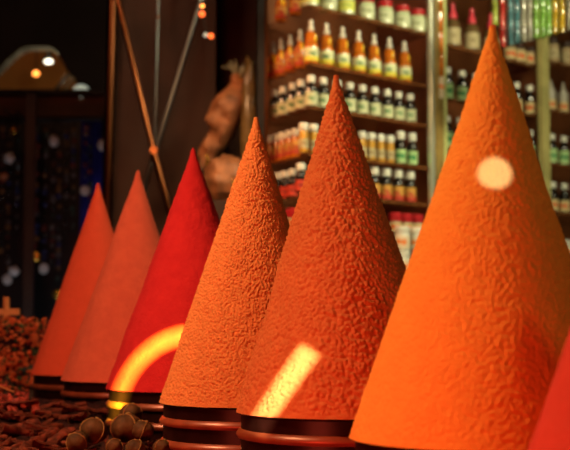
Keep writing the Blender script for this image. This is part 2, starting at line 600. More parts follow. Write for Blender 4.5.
a, b = at(118, 0, YS - 0.03), at(153, 150, YS - 0.03)
pipe(ext(a, b, 2.42), ext(a, b, at(153.5, 153, YS).z), 0.011, 'copper')
a, b = at(154, 153, YS - 0.03), at(170, 212, YS - 0.03)
e_ = at(173, 223, YS - 0.03)
pipe(a, e_, 0.013, 'copper')
pipe(e_, (e_.x, e_.y, 0.0), 0.013, 'copper')
a, b = at(201, 0, YS + 0.02), at(155, 152, YS + 0.02)
p = pipe(ext(a, b, 2.75), ext(a, b, 0.9), 0.010, 'steel')
p['label'] = 'steel pipe'
pipe(at(153.5, 150, YS - 0.045), at(153.5, 157, YS + 0.03), 0.015, 'copper', 'joint')
t.location.z = 0
c = at(158, 12, YS + 0.1)
t2 = thing('hanging_rod', (c.x, c.y, 0), 'thin steel rod hanging in front of the brown partition', 'rod')
a, b = at(158.5, -10, YS + 0.1), at(154.5, 150, YS + 0.1)
MB().tube([ext(a, b, ZC) - Vector((c.x, c.y, 0)), b - Vector((c.x, c.y, 0))], 0.005, 10).obj('rod', M['steel'], t2)
MB().ball(at(158, 17, YS + 0.1) - Vector((c.x, c.y, 0)), 0.008).obj('knob', M['copper'], t2)
c = at(110, 318, 4.7)
a, b = at(112.5, 0, 4.93), at(107.5, 190, 4.93)
mbp = MB().tube([ext(a, b, 3.19), ext(a, b, 0.0)], 0.021, 18)
tag(mbp.obj('copper_post', M['copper_dark']), 'upright copper post at the left edge of the brown partition', 'post')

# string of small lamps at the top, with added reflection dots
t = thing('lamp_string', at(205, 0, 4.6), 'wire with small orange lamps and two added reflection dots above the crossed pipes', 'lamps')
o_ = -Vector(t.location)
wp = [at(205, 0, 4.6).copy(), at(202.5, 8, 4.6), at(204, 22, 4.6), at(207, 34, 4.6)]
top = at(206, -12, 4.6)
top.z = ZC
MB().tube([top + o_] + [w + o_ for w in wp], 0.0025, 6).obj('wire', M['black'], t)
for (x, y, r, m) in ((202, 14, 0.011, 'lampred'), (202.5, 6, 0.007, 'lamporange'), (211, 36, 0.010, 'lampred'), (205.5, 35, 0.008, 'globe')):  # last two glow in place of reflected dots
    MB().ball(at(x, y, 4.59) + o_, r).obj('bulb', M[m], t)

# ------------------------------------------------------------------ dark racks at far left
YR = 6.2
a, b = at(-30, 121, YR), at(112, 119, YR)
tag(MB().tube([a, b], 0.012, 8).obj('hanging_rail', M['black']), 'dark rail from which the bead necklaces hang', 'rail')
slab(-40, 116, YR + 0.5, YR + 0.5, 'wall_rack', M['black'], z1=at(50, 119, YR + 0.5).z)
slab(24, 34, YR - 0.05, YR - 0.05, 'trim_5', M['wood'], z1=at(50, 96, YR).z)
a, b = at(81, 122, YR + 0.46), at(104, 250, YR + 0.46)
mbc = MB()
NX = 24
vs, fs = [], []
for j in range(2):
    for i in range(NX + 1):
        x = a.x + (b.x - a.x) * i / NX
        vs.append((x, YR + 0.46 + 0.025 * math.sin(i * 1.7), (a.z if j == 0 else b.z - 0.3)))
for i in range(NX):
    fs.append((i, i + 1, NX + 2 + i, NX + 1 + i))
mbc.add(vs, fs)
bc = mbc.obj('blue_cloth', M['blue'])
sm = bc.modifiers.new('thickness', 'SOLIDIFY')
sm.thickness = 0.006
tag(bc, 'deep blue cloth hanging behind the bead necklaces', 'cloth')

BEADC = [mat('bead_dark_red', (0.14, 0.02, 0.012), 0.3, coat=.5), mat('bead_blue', (0.015, 0.025, 0.12), 0.3, coat=.5),
         mat('bead_black', (0.015, 0.013, 0.012), 0.25, coat=.5), mat('bead_ochre', (0.18, 0.09, 0.02), 0.3, coat=.5),
         mat('bead_grey', (0.09, 0.08, 0.08), 0.3, coat=.5), mat('bead_green', (0.025, 0.06, 0.045), 0.3, coat=.5)]
BEADM = {}
necks = [(38, 140, 252, 'yellow', 'l'), (46, 150, 264, 'white', 'r'), (54, 150, 280, 'dark red', ''), (60, 130, 290, 'ochre', 'l'),
         (67, 128, 240, 'red', ''), (74, 128, 235, 'green', ''), (86, 128, 186, 'grey', 'w'), (91, 128, 215, 'black', ''),
         (3, 135, 260, 'grey', ''), (10, 150, 275, 'brown', 'w'), (18, 140, 240, 'dark', '')]
for i, (x, y0, y1, cn, pend) in enumerate(necks):
    pa, pb = at(x, 121, YR - 0.005), at(x, y1, YR - 0.005)
    lab = {0: 'bead necklace ending in a round yellow pendant, left of the blue cloth', 1: 'bead necklace ending in a white disc pendant beside the red cone',
           2: 'dark red bead strand hanging behind the tip of the farthest cone', 3: 'ochre and red bead strand fourth from the wooden upright',
           4: 'red bead strand hanging just left of the blue cloth', 5: 'greenish bead strand at the left edge of the blue cloth',
           6: 'grey bead necklace with a pale oval pendant over the blue cloth', 7: 'black bead strand in front of the blue cloth, nearest the copper post',
           8: 'grey bead strand at the far left edge of the rack', 9: 'brown bead strand with a white metal pendant at far left',
           10: 'dark bead strand just left of the wooden upright'}[i]
    t = thing('bead_necklace', pa, lab, 'necklace', 'necklaces hanging in the dark rack')
    L = pa.z - pb.z
    MB().tube([(0, 0, 0.012), (0, 0, -L)], 0.0025, 6).obj('cord', M['black'], t)
    z = -0.02 - random.random() * 0.05
    while z > -L + 0.02:
        r = random.choice([0.007, 0.009, 0.011, 0.013])
        ci = random.choice([0, 1, 2, 2, 3, 4, 5, i % 6, i % 6])
        key = (r, ci)
        if key not in BEADM:
            BEADM[key] = MB().ball((0, 0, 0), (r, r, r * 1.1), 10, 7).mesh('bead', BEADC[ci])
        bo = bpy.data.objects.new('bead', BEADM[key])
        bo.parent = t
        bo.location = (random.uniform(-.003, .003), 0, z)
        COL.objects.link(bo)
        z -= 2.2 * r + random.choice([0, 0, 0.004, 0.03])
    if pend:
        mm_ = {'l': 'gold', 'r': 'whiteglass', 'w': 'whiteglass'}[pend]
        MB().ball((0, -0.01, -L - 0.022), (0.024, 0.010, 0.026), 14, 10).obj('pendant', M[mm_], t)
for (x, y, lab) in ((54, 141, 'white glass bulb hanging left of the blue cloth'), (102.5, 145, 'white glass bulb hanging beside the copper post')):
    pa = at(x, y, YR - 0.06)
    t = thing('glass_bulb', pa, lab, 'bulb')
    MB().ball((0, 0, 0), (0.024, 0.024, 0.030), 16, 12).obj('globe', M['whiteglass'], t)
    MB().tube([(0, 0, 0.02), (0, 0, at(x, 119, YR).z - pa.z), (0, 0.06, at(x, 119.5, YR).z - pa.z)], 0.004, 6).obj('cord', M['black'], t)
for (x, y, r, m, lab) in ((14, 130, 0.022, 'gold', 'yellowish lantern charm hanging at upper left of the rack'), (9, 158, 0.03, 'whiteglass', 'pale glass charm hanging at far left below the lantern'),
                          (17, 165, 0.022, 'steel', 'steel charm hanging right of the pale glass charm'), (4, 176, 0.02, 'sack', 'brown charm hanging at the far left edge'), (14, 271, 0.026, 'whiteglass', 'white charm hanging low at far left above the flower heap')):
    dY = {14: .10, 9: .14, 17: .18, 4: .30}.get(x, .1) + (.16 if y > 200 else 0)
    pa = at(x, y, YR - dY)
    t = thing('hanging_charm', pa, lab, 'charm', 'charms hanging in the dark rack')
    MB().ball((0, 0, 0), (r, r * .6, r * 0.9), 12, 8, lambda d: 1 + .15 * math.sin(5 * math.atan2(d.x, d.z))).obj('charm_body', M[m], t)
    MB().tube([(0, 0, r * .8), (0, 0.0, at(x, 119.5, YR).z - pa.z), (0, dY, at(x, 120, YR).z - pa.z)], 0.003, 6).obj('cord', M['black'], t)

# ------------------------------------------------------------------ shelf units
CX = at(311, 200, 4.33)
C0 = Vector((CX.x, CX.y, 0))                       # corner of the shelf unit nearest the camera
dR = Vector(((1600 - 285) / F, 1, 0)).normalized()
dL = Vector(((-318 - 285) / F, 1, 0)).normalized()
nR = Vector((-dR.y, dR.x, 0))                      # away from the customer side of the front


def t_at(px, z, d=dR, base=C0):
    """distance along d from base at which a point at height z falls on pixel column px"""
    u = (px - 285) / F
    cp, sp_ = math.cos(PITCH), math.sin(PITCH)
    # x - u*(y cp + (z-CZ) sp) = 0
    k0 = base.x - u * (base.y * cp + (z - CZ) * sp_)
    k1 = d.x - u * d.y * cp
    return -k0 / k1


def z_at(px, py, d=dR, base=C0):
    """height of the point on the vertical plane through base along d seen at pixel px, py"""
    rx, rz = ray(px, py)
    # (base + t d): x = rx*y
    tt = (rx * base.y - base.x) / (d.x - rx * d.y)
    return CZ + rz * (base.y + tt * d.y)


def para(o0, t0, t1, s0, s1):
    """footprint: t along dR, s along dL from o0"""
    return [(o0 + dR * a + dL * b_).to_tuple()[:2] for a, b_ in ((t0, s0), (t1, s0), (t1, s1), (t0, s1))]


zs = 1.6
tA = t_at(424, zs)
sA = t_at(265, zs, dL)
rowsA = [z_at(311, y) for y in (8, 65, 108, 154, 194, 228)]
OUT = 0.028                                          # shelf edge in front of the bottle centres
Cs = C0 - dR * OUT * 1.2 - dL * OUT * 1.2


def cabinet(name, label, t0, t1, s1, rows, base, ztop, left_open=False, end_panel=False):
    r = thing(name, (base + dR * t0), label, 'shelf unit', 'bottle shelf units')
    o0 = -Vector(r.location)
    o0.z = 0
    b0 = base + o0
    for z in rows:
        sh = MB().prism(para(b0, t0, t1, 0, s1), z - 0.010, z)
        so = sh.obj('shelf', M['shelf'], r, smooth=False)
        ed = MB()
        a_, b_ = b0 + dR * t0 - nR * 0.004, b0 + dR * t1 - nR * 0.004
        n_ = nR * 0.004
        ed.prism([(a_.x, a_.y), (b_.x, b_.y), (b_.x + n_.x, b_.y + n_.y), (a_.x + n_.x, a_.y + n_.y)], z - 0.0105, z + 0.001)
        ed.obj('shelf_edge', M['edge'], so, smooth=False)
    MB().prism(para(b0, t0, t1, s1, s1 + 0.02), 0.0, ztop).obj('back_panel', M['back'], r, smooth=False)
    if end_panel:
        MB().prism(para(b0, t1, t1 + 0.02, 0.0, s1), 0.0, ztop).obj('side_panel', M['back'], r, smooth=False)
    MB().prism(para(b0, t0, t1, 0, s1), 0.0, 0.75).obj('base_cabinet', M['wood'], r, smooth=False)
    MB().prism(para(b0, t0, t1, 0, s1), ztop, ztop + 0.03).obj('top_panel', M['wood'], r, smooth=False)
    return r


ZT = 2.62
cabA = cabinet('shelf_unit', 'glass corner shelf unit packed with amber and white capped bottles, left of the pale post', 0.0, tA + 0.03, sA, rowsA, Cs, ZT, end_panel=True)
ta = cabA

# posts
def post(px0, px1, m, name, label, cat, depth=0.03, zt=ZT + 0.03, shift=0.0, base=Cs):
    t0, t1 = t_at(px0, zs, dR, base), t_at(px1, zs, dR, base)
    b0 = base - nR * (0.012 + shift)
    a_, b_ = b0 + dR * t0, b0 + dR * t1
    n_ = nR * depth
    o = MB().prism([(a_.x, a_.y), (b_.x, b_.y), (b_.x + n_.x, b_.y + n_.y), (a_.x + n_.x, a_.y + n_.y)], 0, zt).obj(name, M[m], smooth=False)
    bv = o.modifiers.new('bevel', 'BEVEL')
    bv.width = 0.003
    bv.segments = 2
    return tag(o, label, cat)


post(426.5, 430, 'chrome', 'metal_upright', 'narrow bright metal upright at the right end of the corner shelves', 'post', 0.02, shift=0.015)
post(439.5, 442.5, 'greenpost', 'metal_upright', 'narrow pale green upright at the left end of the pink pump shelf', 'post', 0.02, shift=0.016)
post(431, 439, 'brownpost', 'shelf_post', 'brown gold post between the corner shelves and the pink pump bottles', 'post', 0.03, shift=0.015)
post(539.5, 546, 'yellowpost', 'shelf_post', 'yellow green post behind the right side of the nearest orange cone', 'post', 0.03, shift=0.015)
# black upright and brown strip at left end of the corner shelves
p = Cs + dL * (sA)
for (px0, px1, m, nm, lab) in ((257.5, 264.5, 'black', 'cabinet_upright', 'tall black upright at the left end of the corner shelves'),
                               (264.6, 267.5, 'copper', 'cabinet_edge', 'thin copper edge strip beside the tall black upright')):
    a_, b_ = at(px0, 200, 4.54), at(px1, 200, 4.54)
    tag(MB().box(((a_.x + b_.x) / 2, 4.54, ZC / 2), (b_.x - a_.x, 0.03, ZC)).obj(nm, M[m], smooth=False), lab, 'post')

# units B and C, along the same line
Cb = Cs + nR * 0.02
tb0, tb1 = t_at(441.5, zs, dR, Cb), t_at(538, zs, dR, Cb)
tc0, tc1 = t_at(547.5, zs, dR, Cb), t_at(640, zs, dR, Cb)
Cbb = Cb + nR * OUT * 1.2                             # bottle centre line
rowsB = [z_at(460, y, dR, Cbb) for y in (-7, 50, 103, 151, 196, 240)]
rowsC = [z_at(556, y, dR, Cbb) for y in (16, 64.5, 112, 165, 213, 258)]
cabinet('shelf_unit', 'middle shelf unit with pink pump bottles, between the two pale green posts', tb0, tb1, 0.34, rowsB, Cb, ZT, end_panel=True)
cabinet('shelf_unit', 'right shelf unit at the edge of the photo with grey squeeze bottles', tc0, tc1, 0.34, rowsC, Cb, ZT)

# ------------------------------------------------------------------ bottles
def proto(name, parts, cat):
    """parts: list of (part name, profile or callable, material)"""
    r = thing(name, (0, 0, -50), 'x', cat)
    for nm, prof, m in parts:
        mb = MB()
        zc = 0
        if callable(prof):
            prof(mb)
        else:
            mb.lathe(prof, 20)
        if nm == 'label':
            zc = sum(v[2] for v in mb.v) / len(mb.v)
            mb.v = [(x, y, z - zc) for x, y, z in mb.v]
        mb.obj(nm, M[m], r, (0, 0, zc))
    return r


def lab_prof(r, z0, z1):
    return [(r - .002, z0), (r + .0006, z0), (r + .0006, z1), (r - .002, z1)]


def pump_head(z, h):
    def f(mb):
        mb.lathe([(0.0105, z), (0.0105, z + .012), (0.0085, z + .014), (0.0085, z + h * .45), (0.0045, z + h * .5), (0.0045, z + h * .75), (0.0062, z + h * .78), (0.0062, z + h), (0.003, z + h + .001)], 18)
        mb.tube([(0.0, 0, z + h * .9), (0.011, -.004, z + h * .9)], 0.003, 8)
    return f


def dropper(z):
    return [(0.0085, z), (0.0100, z + .002), (0.0100, z + .016), (0.0070, z + .018), (0.0062, z + .024), (0.0075, z + .034), (0.0058, z + .040), (0.002, z + .043)]


def glint_blob(mb):
    # tall yellow glint modelled as a blob between label and shoulder
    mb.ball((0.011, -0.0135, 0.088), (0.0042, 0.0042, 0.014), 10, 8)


PR = {}
PR['pump'] = proto('pump_bottle', [
    ('body', [(0.020, 0), (0.0225, .003), (0.0225, .060), (0.021, .066), (0.0185, .074), (0.0180, .104), (0.011, .112), (0.0095, .114)], 'amber'),
    ('label', lab_prof(0.0225, .010, .056), 'l_yellow'),
    ('painted_glint', glint_blob, 'yellowglint'),
    ('pump', dropper(.112), 'white')], 'bottle')
PR['amber'] = proto('dropper_bottle', [
    ('body', [(0.018, 0), (0.0205, .003), (0.0205, .070), (0.017, .078), (0.0085, .086), (0.0085, .095)], 'amber'),
    ('label', lab_prof(0.0205, .012, .050), 'l_redgold'),
    ('painted_glint', lambda mb: mb.ball((0.004, -0.0175, 0.072), (0.0075, 0.006, 0.016), 10, 8), 'yellowglint'),  # yellow blob shaped to paint the glint
    ('pump', dropper(.095), 'greyp')], 'bottle')
cap = lambda z, r, h: [(r * .96, z), (r, z + .002), (r, z + h - .004), (r * .85, z + h), (r * .3, z + h + .0005)]
PR['black'] = proto('dark_bottle', [
    ('body', [(0.018, 0), (0.020, .003), (0.020, .062), (0.018, .070), (0.009, .078), (0.009, .088)], 'dark'),
    ('label', lab_prof(0.020, .006, .050), 'l_cream'),
    ('cap', cap(.083, 0.0135, .024), 'white')], 'bottle')
PR['blackgreen'] = proto('dark_bottle', [
    ('body', [(0.020, 0), (0.0225, .003), (0.0225, .075), (0.020, .085), (0.010, .094), (0.010, .104)], 'dark'),
    ('label', lab_prof(0.0225, .006, .062), 'l_green'),
    ('cap', cap(.100, 0.0145, .026), 'white')], 'bottle')
PR['blackorange'] = proto('dark_bottle', [
    ('body', [(0.020, 0), (0.0225, .003), (0.0225, .075), (0.020, .085), (0.010, .094), (0.010, .104)], 'dark'),
    ('label', lab_prof(0.0225, .006, .055), 'l_orange'),
    ('cap', cap(.100, 0.0145, .026), 'white')], 'bottle')
PR['vial'] = proto('oil_vial', [
    ('body', [(0.013, 0), (0.0155, .002), (0.0155, .068), (0.0135, .074), (0.0120, .077)], 'gold_oil'),
    ('label', lab_prof(0.0155, .014, .046), 'l_beige'),
    ('cap', cap(.076, 0.0165, .024), 'white')], 'vial')
PR['vialorange'] = proto('oil_vial', [
    ('body', [(0.013, 0), (0.0155, .002), (0.0155, .068), (0.0135, .074), (0.0120, .077)], 'amber'),
    ('label', lab_prof(0.0155, .014, .056), 'l_redgold'),
    ('cap', cap(.076, 0.0165, .024), 'white')], 'vial')
PR['tallvial'] = proto('dark_bottle', [
    ('body', [(0.018, 0), (0.020, .003), (0.020, .068), (0.018, .078), (0.010, .088), (0.010, .094)], 'dark'),
    ('label', lab_prof(0.020, .006, .056), 'l_green'),
    ('cap', cap(.092, 0.0165, .030), 'white')], 'bottle')
PR['redgold'] = proto('dark_bottle', [
    ('body', [(0.018, 0), (0.020, .003), (0.020, .064), (0.018, .074), (0.010, .084), (0.010, .090)], 'dark'),
    ('label', lab_prof(0.020, .005, .056), 'l_redgold'),
    ('cap', cap(.086, 0.0165, .030), 'white')], 'bottle')
PR['redlabel'] = proto('dark_bottle', [
    ('body', [(0.016, 0), (0.018, .003), (0.018, .056), (0.016, .064), (0.009, .070), (0.009, .078)], 'dark'),
    ('label', lab_prof(0.018, .004, .042), 'l_red'),
    ('cap', cap(.074, 0.015, .024), 'white')], 'bottle')
PR['jar'] = proto('squat_jar', [
    ('body', [(0.027, 0), (0.031, .004), (0.031, .056), (0.028, .062), (0.025, .066)], 'palejar'),
    ('label', lab_prof(0.031, .014, .048), 'l_jar'),
    ('lid', cap(.064, 0.0285, .024), 'redlid')], 'jar')
PR['yjar'] = proto('squat_jar', [
    ('body', [(0.027, 0), (0.031, .004), (0.031, .056), (0.028, .062), (0.025, .066)], 'palejar'),
    ('label', lab_prof(0.031, .014, .050), 'l_jaryellow'),
    ('lid', cap(.064, 0.0285, .024), 'white')], 'jar')
PR['redjar'] = proto('lidded_jar', [
    ('body', [(0.020, 0), (0.023, .003), (0.023, .040), (0.021, .044)], 'beige'),
    ('label', lab_prof(0.023, .008, .036), 'l_orange'),
    ('lid', cap(.043, 0.024, .032), 'redlid')], 'jar')
PR['whitejar'] = proto('lidded_jar', [
    ('body', [(0.022, 0), (0.025, .003), (0.025, .048), (0.022, .054)], 'white'),
    ('label', lab_prof(0.025, .006, .046), 'l_oran2'),
    ('lid', cap(.053, 0.0245, .024), 'white')], 'jar')
PR['pinkpump'] = proto('pump_bottle', [
    ('body', [(0.026, 0), (0.0295, .004), (0.0295, .088), (0.026, .100), (0.012, .112), (0.012, .118)], 'brownclear'),
    ('label', lab_prof(0.0295, .012, .074), 'l_beige'),
    ('pump', [(0.0150, .112), (0.0165, .116), (0.0160, .132), (0.0095, .142), (0.0080, .154), (0.0095, .160), (0.0080, .172), (0.003, .175)], 'pink')], 'bottle')
PR['squeeze'] = proto('squeeze_bottle', [
    ('body', [(0.019, 0), (0.0215, .003), (0.0215, .080), (0.019, .088), (0.012, .092)], 'greyp'),
    ('label', lab_prof(0.0215, .004, .046), 'l_orange'),
    ('nozzle', [(0.0125, .090), (0.0125, .100), (0.008, .108), (0.0040, .130), (0.002, .132)], 'greyp')], 'bottle')
PR['brownjar'] = proto('lidded_jar', [
    ('body', [(0.023, 0), (0.0255, .003), (0.0255, .078), (0.023, .082)], 'beige'),
    ('label', lab_prof(0.0255, .022, .058), 'l_beige'),
    ('lid', cap(.080, 0.0262, .026), 'wood')], 'jar')
PR['beigejar'] = proto('lidded_jar', [
    ('body', [(0.022, 0), (0.0245, .003), (0.0245, .046), (0.022, .050)], 'beige'),
    ('label', lab_prof(0.0245, .008, .040), 'l_orange'),
    ('lid', cap(.049, 0.0252, .016), 'wood')], 'jar')

used = set()


def place(kind, p, label, group, scale=1.0):
    rz = math.atan2(p.x, p.y) * -1 + random.uniform(-.25, .25)
    r = PR[kind]
    if kind in used:
        return dup(r, p, label, group, rz, scale)
    used.add(kind)
    r.location = p
    r.rotation_euler = (0, 0, rz)
    r.scale = scale if isinstance(scale, tuple) else (scale,) * 3
    tag(r, label, group=group)
    return r


LEVEL = ['top row', 'second row', 'third row', 'fourth row', 'fifth row', 'bottom row', 'lowest row']


def row(kinds, pxs, z, base, d, desc, where, group, scale=1.0):
    for i, px in enumerate(pxs):
        k = kinds if isinstance(kinds, str) else kinds[i]
        ds = desc if isinstance(desc, str) else desc[i]
        tt = t_at(px, z + 0.05, d, base)
        p = base + d * tt
        p = Vector((p.x, p.y, z + .0008))
        place(k, p, f'{ds}, {ORD[i]} from {where}', group, scale)


A = rowsA
# front face of the corner unit
row(['yjar', 'jar', 'yjar', 'jar', 'jar', 'jar', 'jar'], [310, 328, 346, 366, 385, 402, 417.5], A[0], C0, dR,
    ['yellow label squat jar', 'pale green squat jar', 'yellow label squat jar', 'pale green squat jar', 'pale green squat jar', 'pale green squat jar', 'pale green squat jar'],
    'the corner, topmost corner shelf', 'squat jars on the top corner shelf')
row('pump', [311, 326.5, 342.5, 358.5, 374, 389.5, 404.5], A[1], C0, dR, 'amber dropper bottle with yellow label', 'the corner, second corner shelf', 'amber dropper bottles on the second corner shelf', (1.12, 1.12, 1.0))
row('black', [311, 323, 337, 349.5, 362, 374.5, 387, 398.5, 410], A[2], C0, dR, 'dark leaf label bottle with white cap', 'the corner, third corner shelf', 'dark leaf label bottles on the third corner shelf', (1.1, 1.1, 1.02))
row(['vial'] * 6 + ['tallvial'] * 2, [303.5, 313.5, 362, 371, 380.5, 390, 400.5, 412], A[3], C0, dR,
    ['golden oil vial with white cap'] * 6 + ['green label bottle with tall white cap'] * 2, 'the corner, fourth corner shelf', 'vials and bottles on the fourth corner shelf')
row(['redlabel', 'redgold', 'redgold', 'redgold', 'redgold'], [301, 374, 386, 398, 410], A[4], C0, dR, ['white capped red label bottle'] + ['white capped red and gold label bottle'] * 4, 'the corner, fifth corner shelf', 'red label bottles on the fifth corner shelf', (1.08, 1.08, 1.0))
row(['redjar'] * 3, [395, 406, 417], A[5] + 0.0, C0, dR, 'dark red lidded jar above the white jars', 'the left, low corner shelf', 'red lidded jars low on the corner unit')
# white jars stacked two high on a ledge in front of the low shelves
LB = C0 - nR * 0.115
zj = z_at(402, 227, dR, LB)
hj = 0.0772 * 1.08
zl_ = zj - 2 * hj
t_ = thing('low_ledge', Vector((LB.x, LB.y, 0)), 'low wooden ledge with white jars in front of the corner shelves', 'ledge')
o_ = LB * -1
q_ = [LB + dR * a + nR * b_ + o_ for a, b_ in ((0.12, -.045), (tA + .02, -.045), (tA + .02, .045), (0.12, .045))]
MB().prism([v.to_tuple()[:2] for v in q_], zl_ - .02, zl_).obj('top_board', M['wood'], t_, smooth=False)
MB().prism([(v * .98).to_tuple()[:2] for v in q_], 0, zl_ - .02).obj('body', M['panel'], t_, smooth=False)
row(['whitejar'] * 2, [402.5, 417], zl_, LB, dR, 'white jar with orange label at the bottom of a stack', 'the left', 'white jars stacked on the low ledge', 1.08)
row(['whitejar'] * 2, [402, 416.5], zl_ + hj + .0006, LB, dR, 'white jar with orange label on top of a stack', 'the left', 'white jars stacked on the low ledge', 1.08)
# side of the corner unit, receding to the left
row(['amber'] * 4, [300, 290, 281, 273], A[1], C0, dL, 'shaded amber bottle with grey dropper top', 'the corner, second shelf side', 'amber bottles on the side of the second corner shelf')
row(['black'] * 4, [301, 292.5, 283, 275], A[2], C0, dL, 'shaded dark bottle with pale cap', 'the corner, third shelf side', 'dark bottles on the side of the third corner shelf')
row(['vialorange'] * 5, [296, 289.5, 283, 277, 271.5], A[3], C0, dL, 'orange label vial with pale cap', 'the corner, fourth shelf side', 'vials on the side of the fourth corner shelf')
row(['redlabel'] * 3, [292.5, 285, 278], A[4], C0, dL, 'pale capped bottle with bright red label', 'the corner, fifth shelf side', 'red label bottles on the side of the fifth corner shelf')
row(['amber'] * 2, [295, 281], A[0], C0, dL, 'shaded amber bottle high beside the squat jars', 'the corner', 'amber bottles on the side of the top corner shelf')
row(['redjar'] * 2, [294, 286], A[5], C0, dL, 'dark red lidded jar low beside the fine grained cone', 'the corner', 'red jars on the side of the low corner shelf')

# unit B
B = rowsB
row('pinkpump', [453, 472, 491], B[1], Cbb, dR, 'clear bottle with pink pump top and beige label', 'the left pale green post', 'pink pump bottles', 1.0)
row('beigejar', [510, 519.5, 530], B[1], Cbb, dR, 'beige jar under the bead strands', 'the cone tip', 'beige jars under the bead strands', 1.15)
row('beigejar', [449, 460, 471, 482], B[0], Cbb, dR, 'low beige jar on the shelf above the pink pump bottles', 'the left post', 'beige jars above the pink pump bottles', 1.2)
row('blackgreen', [447.5, 462, 476], B[2], Cbb, dR, 'white capped green label bottle left of nearest cone', 'the left post', 'green label bottles in the middle unit')
row('blackorange', [516.5, 530], B[2], Cbb, dR, 'white capped bottle with orange fruit label', 'the nearest cone', 'orange label bottles in the middle unit')
row('blackgreen', [447, 459.5], B[3], Cbb, dR, 'green label bottle one row lower, left of nearest cone', 'the left post', 'lower green label bottles in the middle unit')
row('blackgreen', [532], B[3], Cbb, dR, 'green label bottle half hidden right of nearest cone', 'the right post', 'dark bottle beside the right post')
# unit C
R_ = rowsC
row('brownjar', [553.5, 567], R_[1], Cbb, dR, 'brown jar with pale label band under the yellow strands', 'the right post', 'brown jars in the right unit')
row('squeeze', [551, 563.5], R_[2], Cbb, dR, 'grey squeeze bottle with pointed nozzle', 'the right post', 'grey squeeze bottles')
row('blackgreen', [552, 564], R_[3], Cbb, dR, 'green label bottle at the right photo edge', 'the right post', 'green label bottles in the right unit')
row('blackorange', [553, 564.5], R_[4], Cbb, dR, 'orange label bottle at the right photo edge', 'the right post', 'orange label bottles in the right unit')
row('whitejar', [555, 566], R_[5], Cbb, dR, 'white jar at the right photo edge', 'the right post', 'white jars in the right unit')

# strip of orange sachets hanging on the pale post
pz = Cs - nR * 0.030 + dR * t_at(436.5, zs, dR, Cs)
zt_, zb_ = z_at(436, -10), z_at(436, 102)
t = thing('sachet_strip', (pz.x, pz.y, zt_), 'hanging strip of orange red sachets ending in a white orange one, on the pale post', 'sachets')
rot = Matrix(((dR.x, nR.x, 0), (dR.y, nR.y, 0), (0, 0, 1)))
zz = 0.0
k = 0
Lz = zt_ - zb_
n_s = 5
hs = Lz / n_s
for k in range(n_s):
    last = k == n_s - 1
    mb = MB()
    wd, cz = (0.030 if last else 0.022), -(k + .5) * hs
    vs, fs = [], []
    n1, n2 = 8, 10
    for side in (-1, 1):
        for j in range(n2 + 1):
            for i in range(n1 + 1):
                u, v = i / n1 * 2 - 1, j / n2 * 2 - 1
                h = 0.006 * (1 - u * u) * (1 - v ** 4) * side
                vs.append(rot @ Vector((u * wd / 2, h, v * hs * .48)))
    st = (n1 + 1) * (n2 + 1)
    for sd in range(2):
        for j in range(n2):
            for i in range(n1):
                q = [sd * st + j * (n1 + 1) + i, sd * st + j * (n1 + 1) + i + 1, sd * st + (j + 1) * (n1 + 1) + i + 1, sd * st + (j + 1) * (n1 + 1) + i]
                fs.append(q if sd == 0 else q[::-1])
    mb.add(vs, fs)
    mb.obj('sachet', M['l_oran2'] if last else M['amber'], t, (0, 0, cz))

# ------------------------------------------------------------------ glittering bead strands, top right
YBD = 4.35
ra, rb_ = at(480, -16, YBD), at(600, -16, YBD)
tag(MB().tube([ra, rb_], 0.008, 10).obj('strand_rail', M['steel']), 'metal rail just above the photo carrying the glittering bead strands', 'rail')
for pxx in (478, 602):
    pp = at(pxx, -16, YBD)
    tag(MB().tube([pp, (pp.x, pp.y, ZC)], 0.005, 8).obj('rail_hanger', M['steel']), 'thin steel hanger holding the strand rail at its %s end' % ('left' if pxx < 500 else 'right'), 'hanger')
strands = [(494.5, 26, 'lime', 'lime strand touching the tip of the nearest cone'), (502, 47, 'red', 'red glittering strand right of the nearest cone tip'),
           (510, 45, 'blue', 'pale blue glittering strand beside the red one'), (516.5, 44, 'blue', 'pale blue glittering strand beside the clear ones'),
           (523, 43, 'clear', 'clear glittering strand next to the blue ones'), (529, 41, 'clear', 'clear glittering strand next to the green ones'),
           (535.5, 39, 'green', 'green glittering strand next to the clear ones'), (542, 38, 'green', 'middle green glittering strand above the right post'),
           (548, 36, 'green', 'green glittering strand next to the yellow ones'), (554.5, 34, 'yellow', 'yellow glittering strand next to the green ones'),
           (561.5, 33, 'yellow', 'yellow glittering strand next to the pale one'), (569, 31, 'clear', 'pale glittering strand at the right edge of the photo')]
for x, yb, cc, lab in strands:
    p = at(x, -16, YBD)
    L = p.z - at(x, yb, YBD).z
    t = thing('bead_strand', p, lab, 'bead strand', 'glittering bead strands')
    mb = MB()
    prof = []
    n = int(L / 0.013)
    for j in range(n * 4 + 1):
        z = -L * j / (n * 4)
        prof.append((0.0088 + 0.0022 * math.sin(PI * (j % 4) / 4) + .0012 * math.sin(j * 1.3 + x), z))
    mb.lathe(prof[::-1], 10)
    mb.obj('beads', M['bead_' + cc], t)
    MB().lathe([(0.012, -0.004), (0.012, 0.010), (0.009, 0.012)], 10).obj('clip', M['steel'], t)

# ------------------------------------------------------------------ brown bags beside the shelves
YG = 4.55


def lump(center, radii, seed, amp=0.18, freq=2.2):
    def fn(d):
        return 1 + amp * noise.noise(Vector((d.x * freq + seed, d.y * freq, d.z * freq))) + amp * .4 * noise.noise(Vector((d.x * 6 + seed, d.y * 6, d.z * 6)))
    return MB().ball(center, radii, 40, 28, fn)


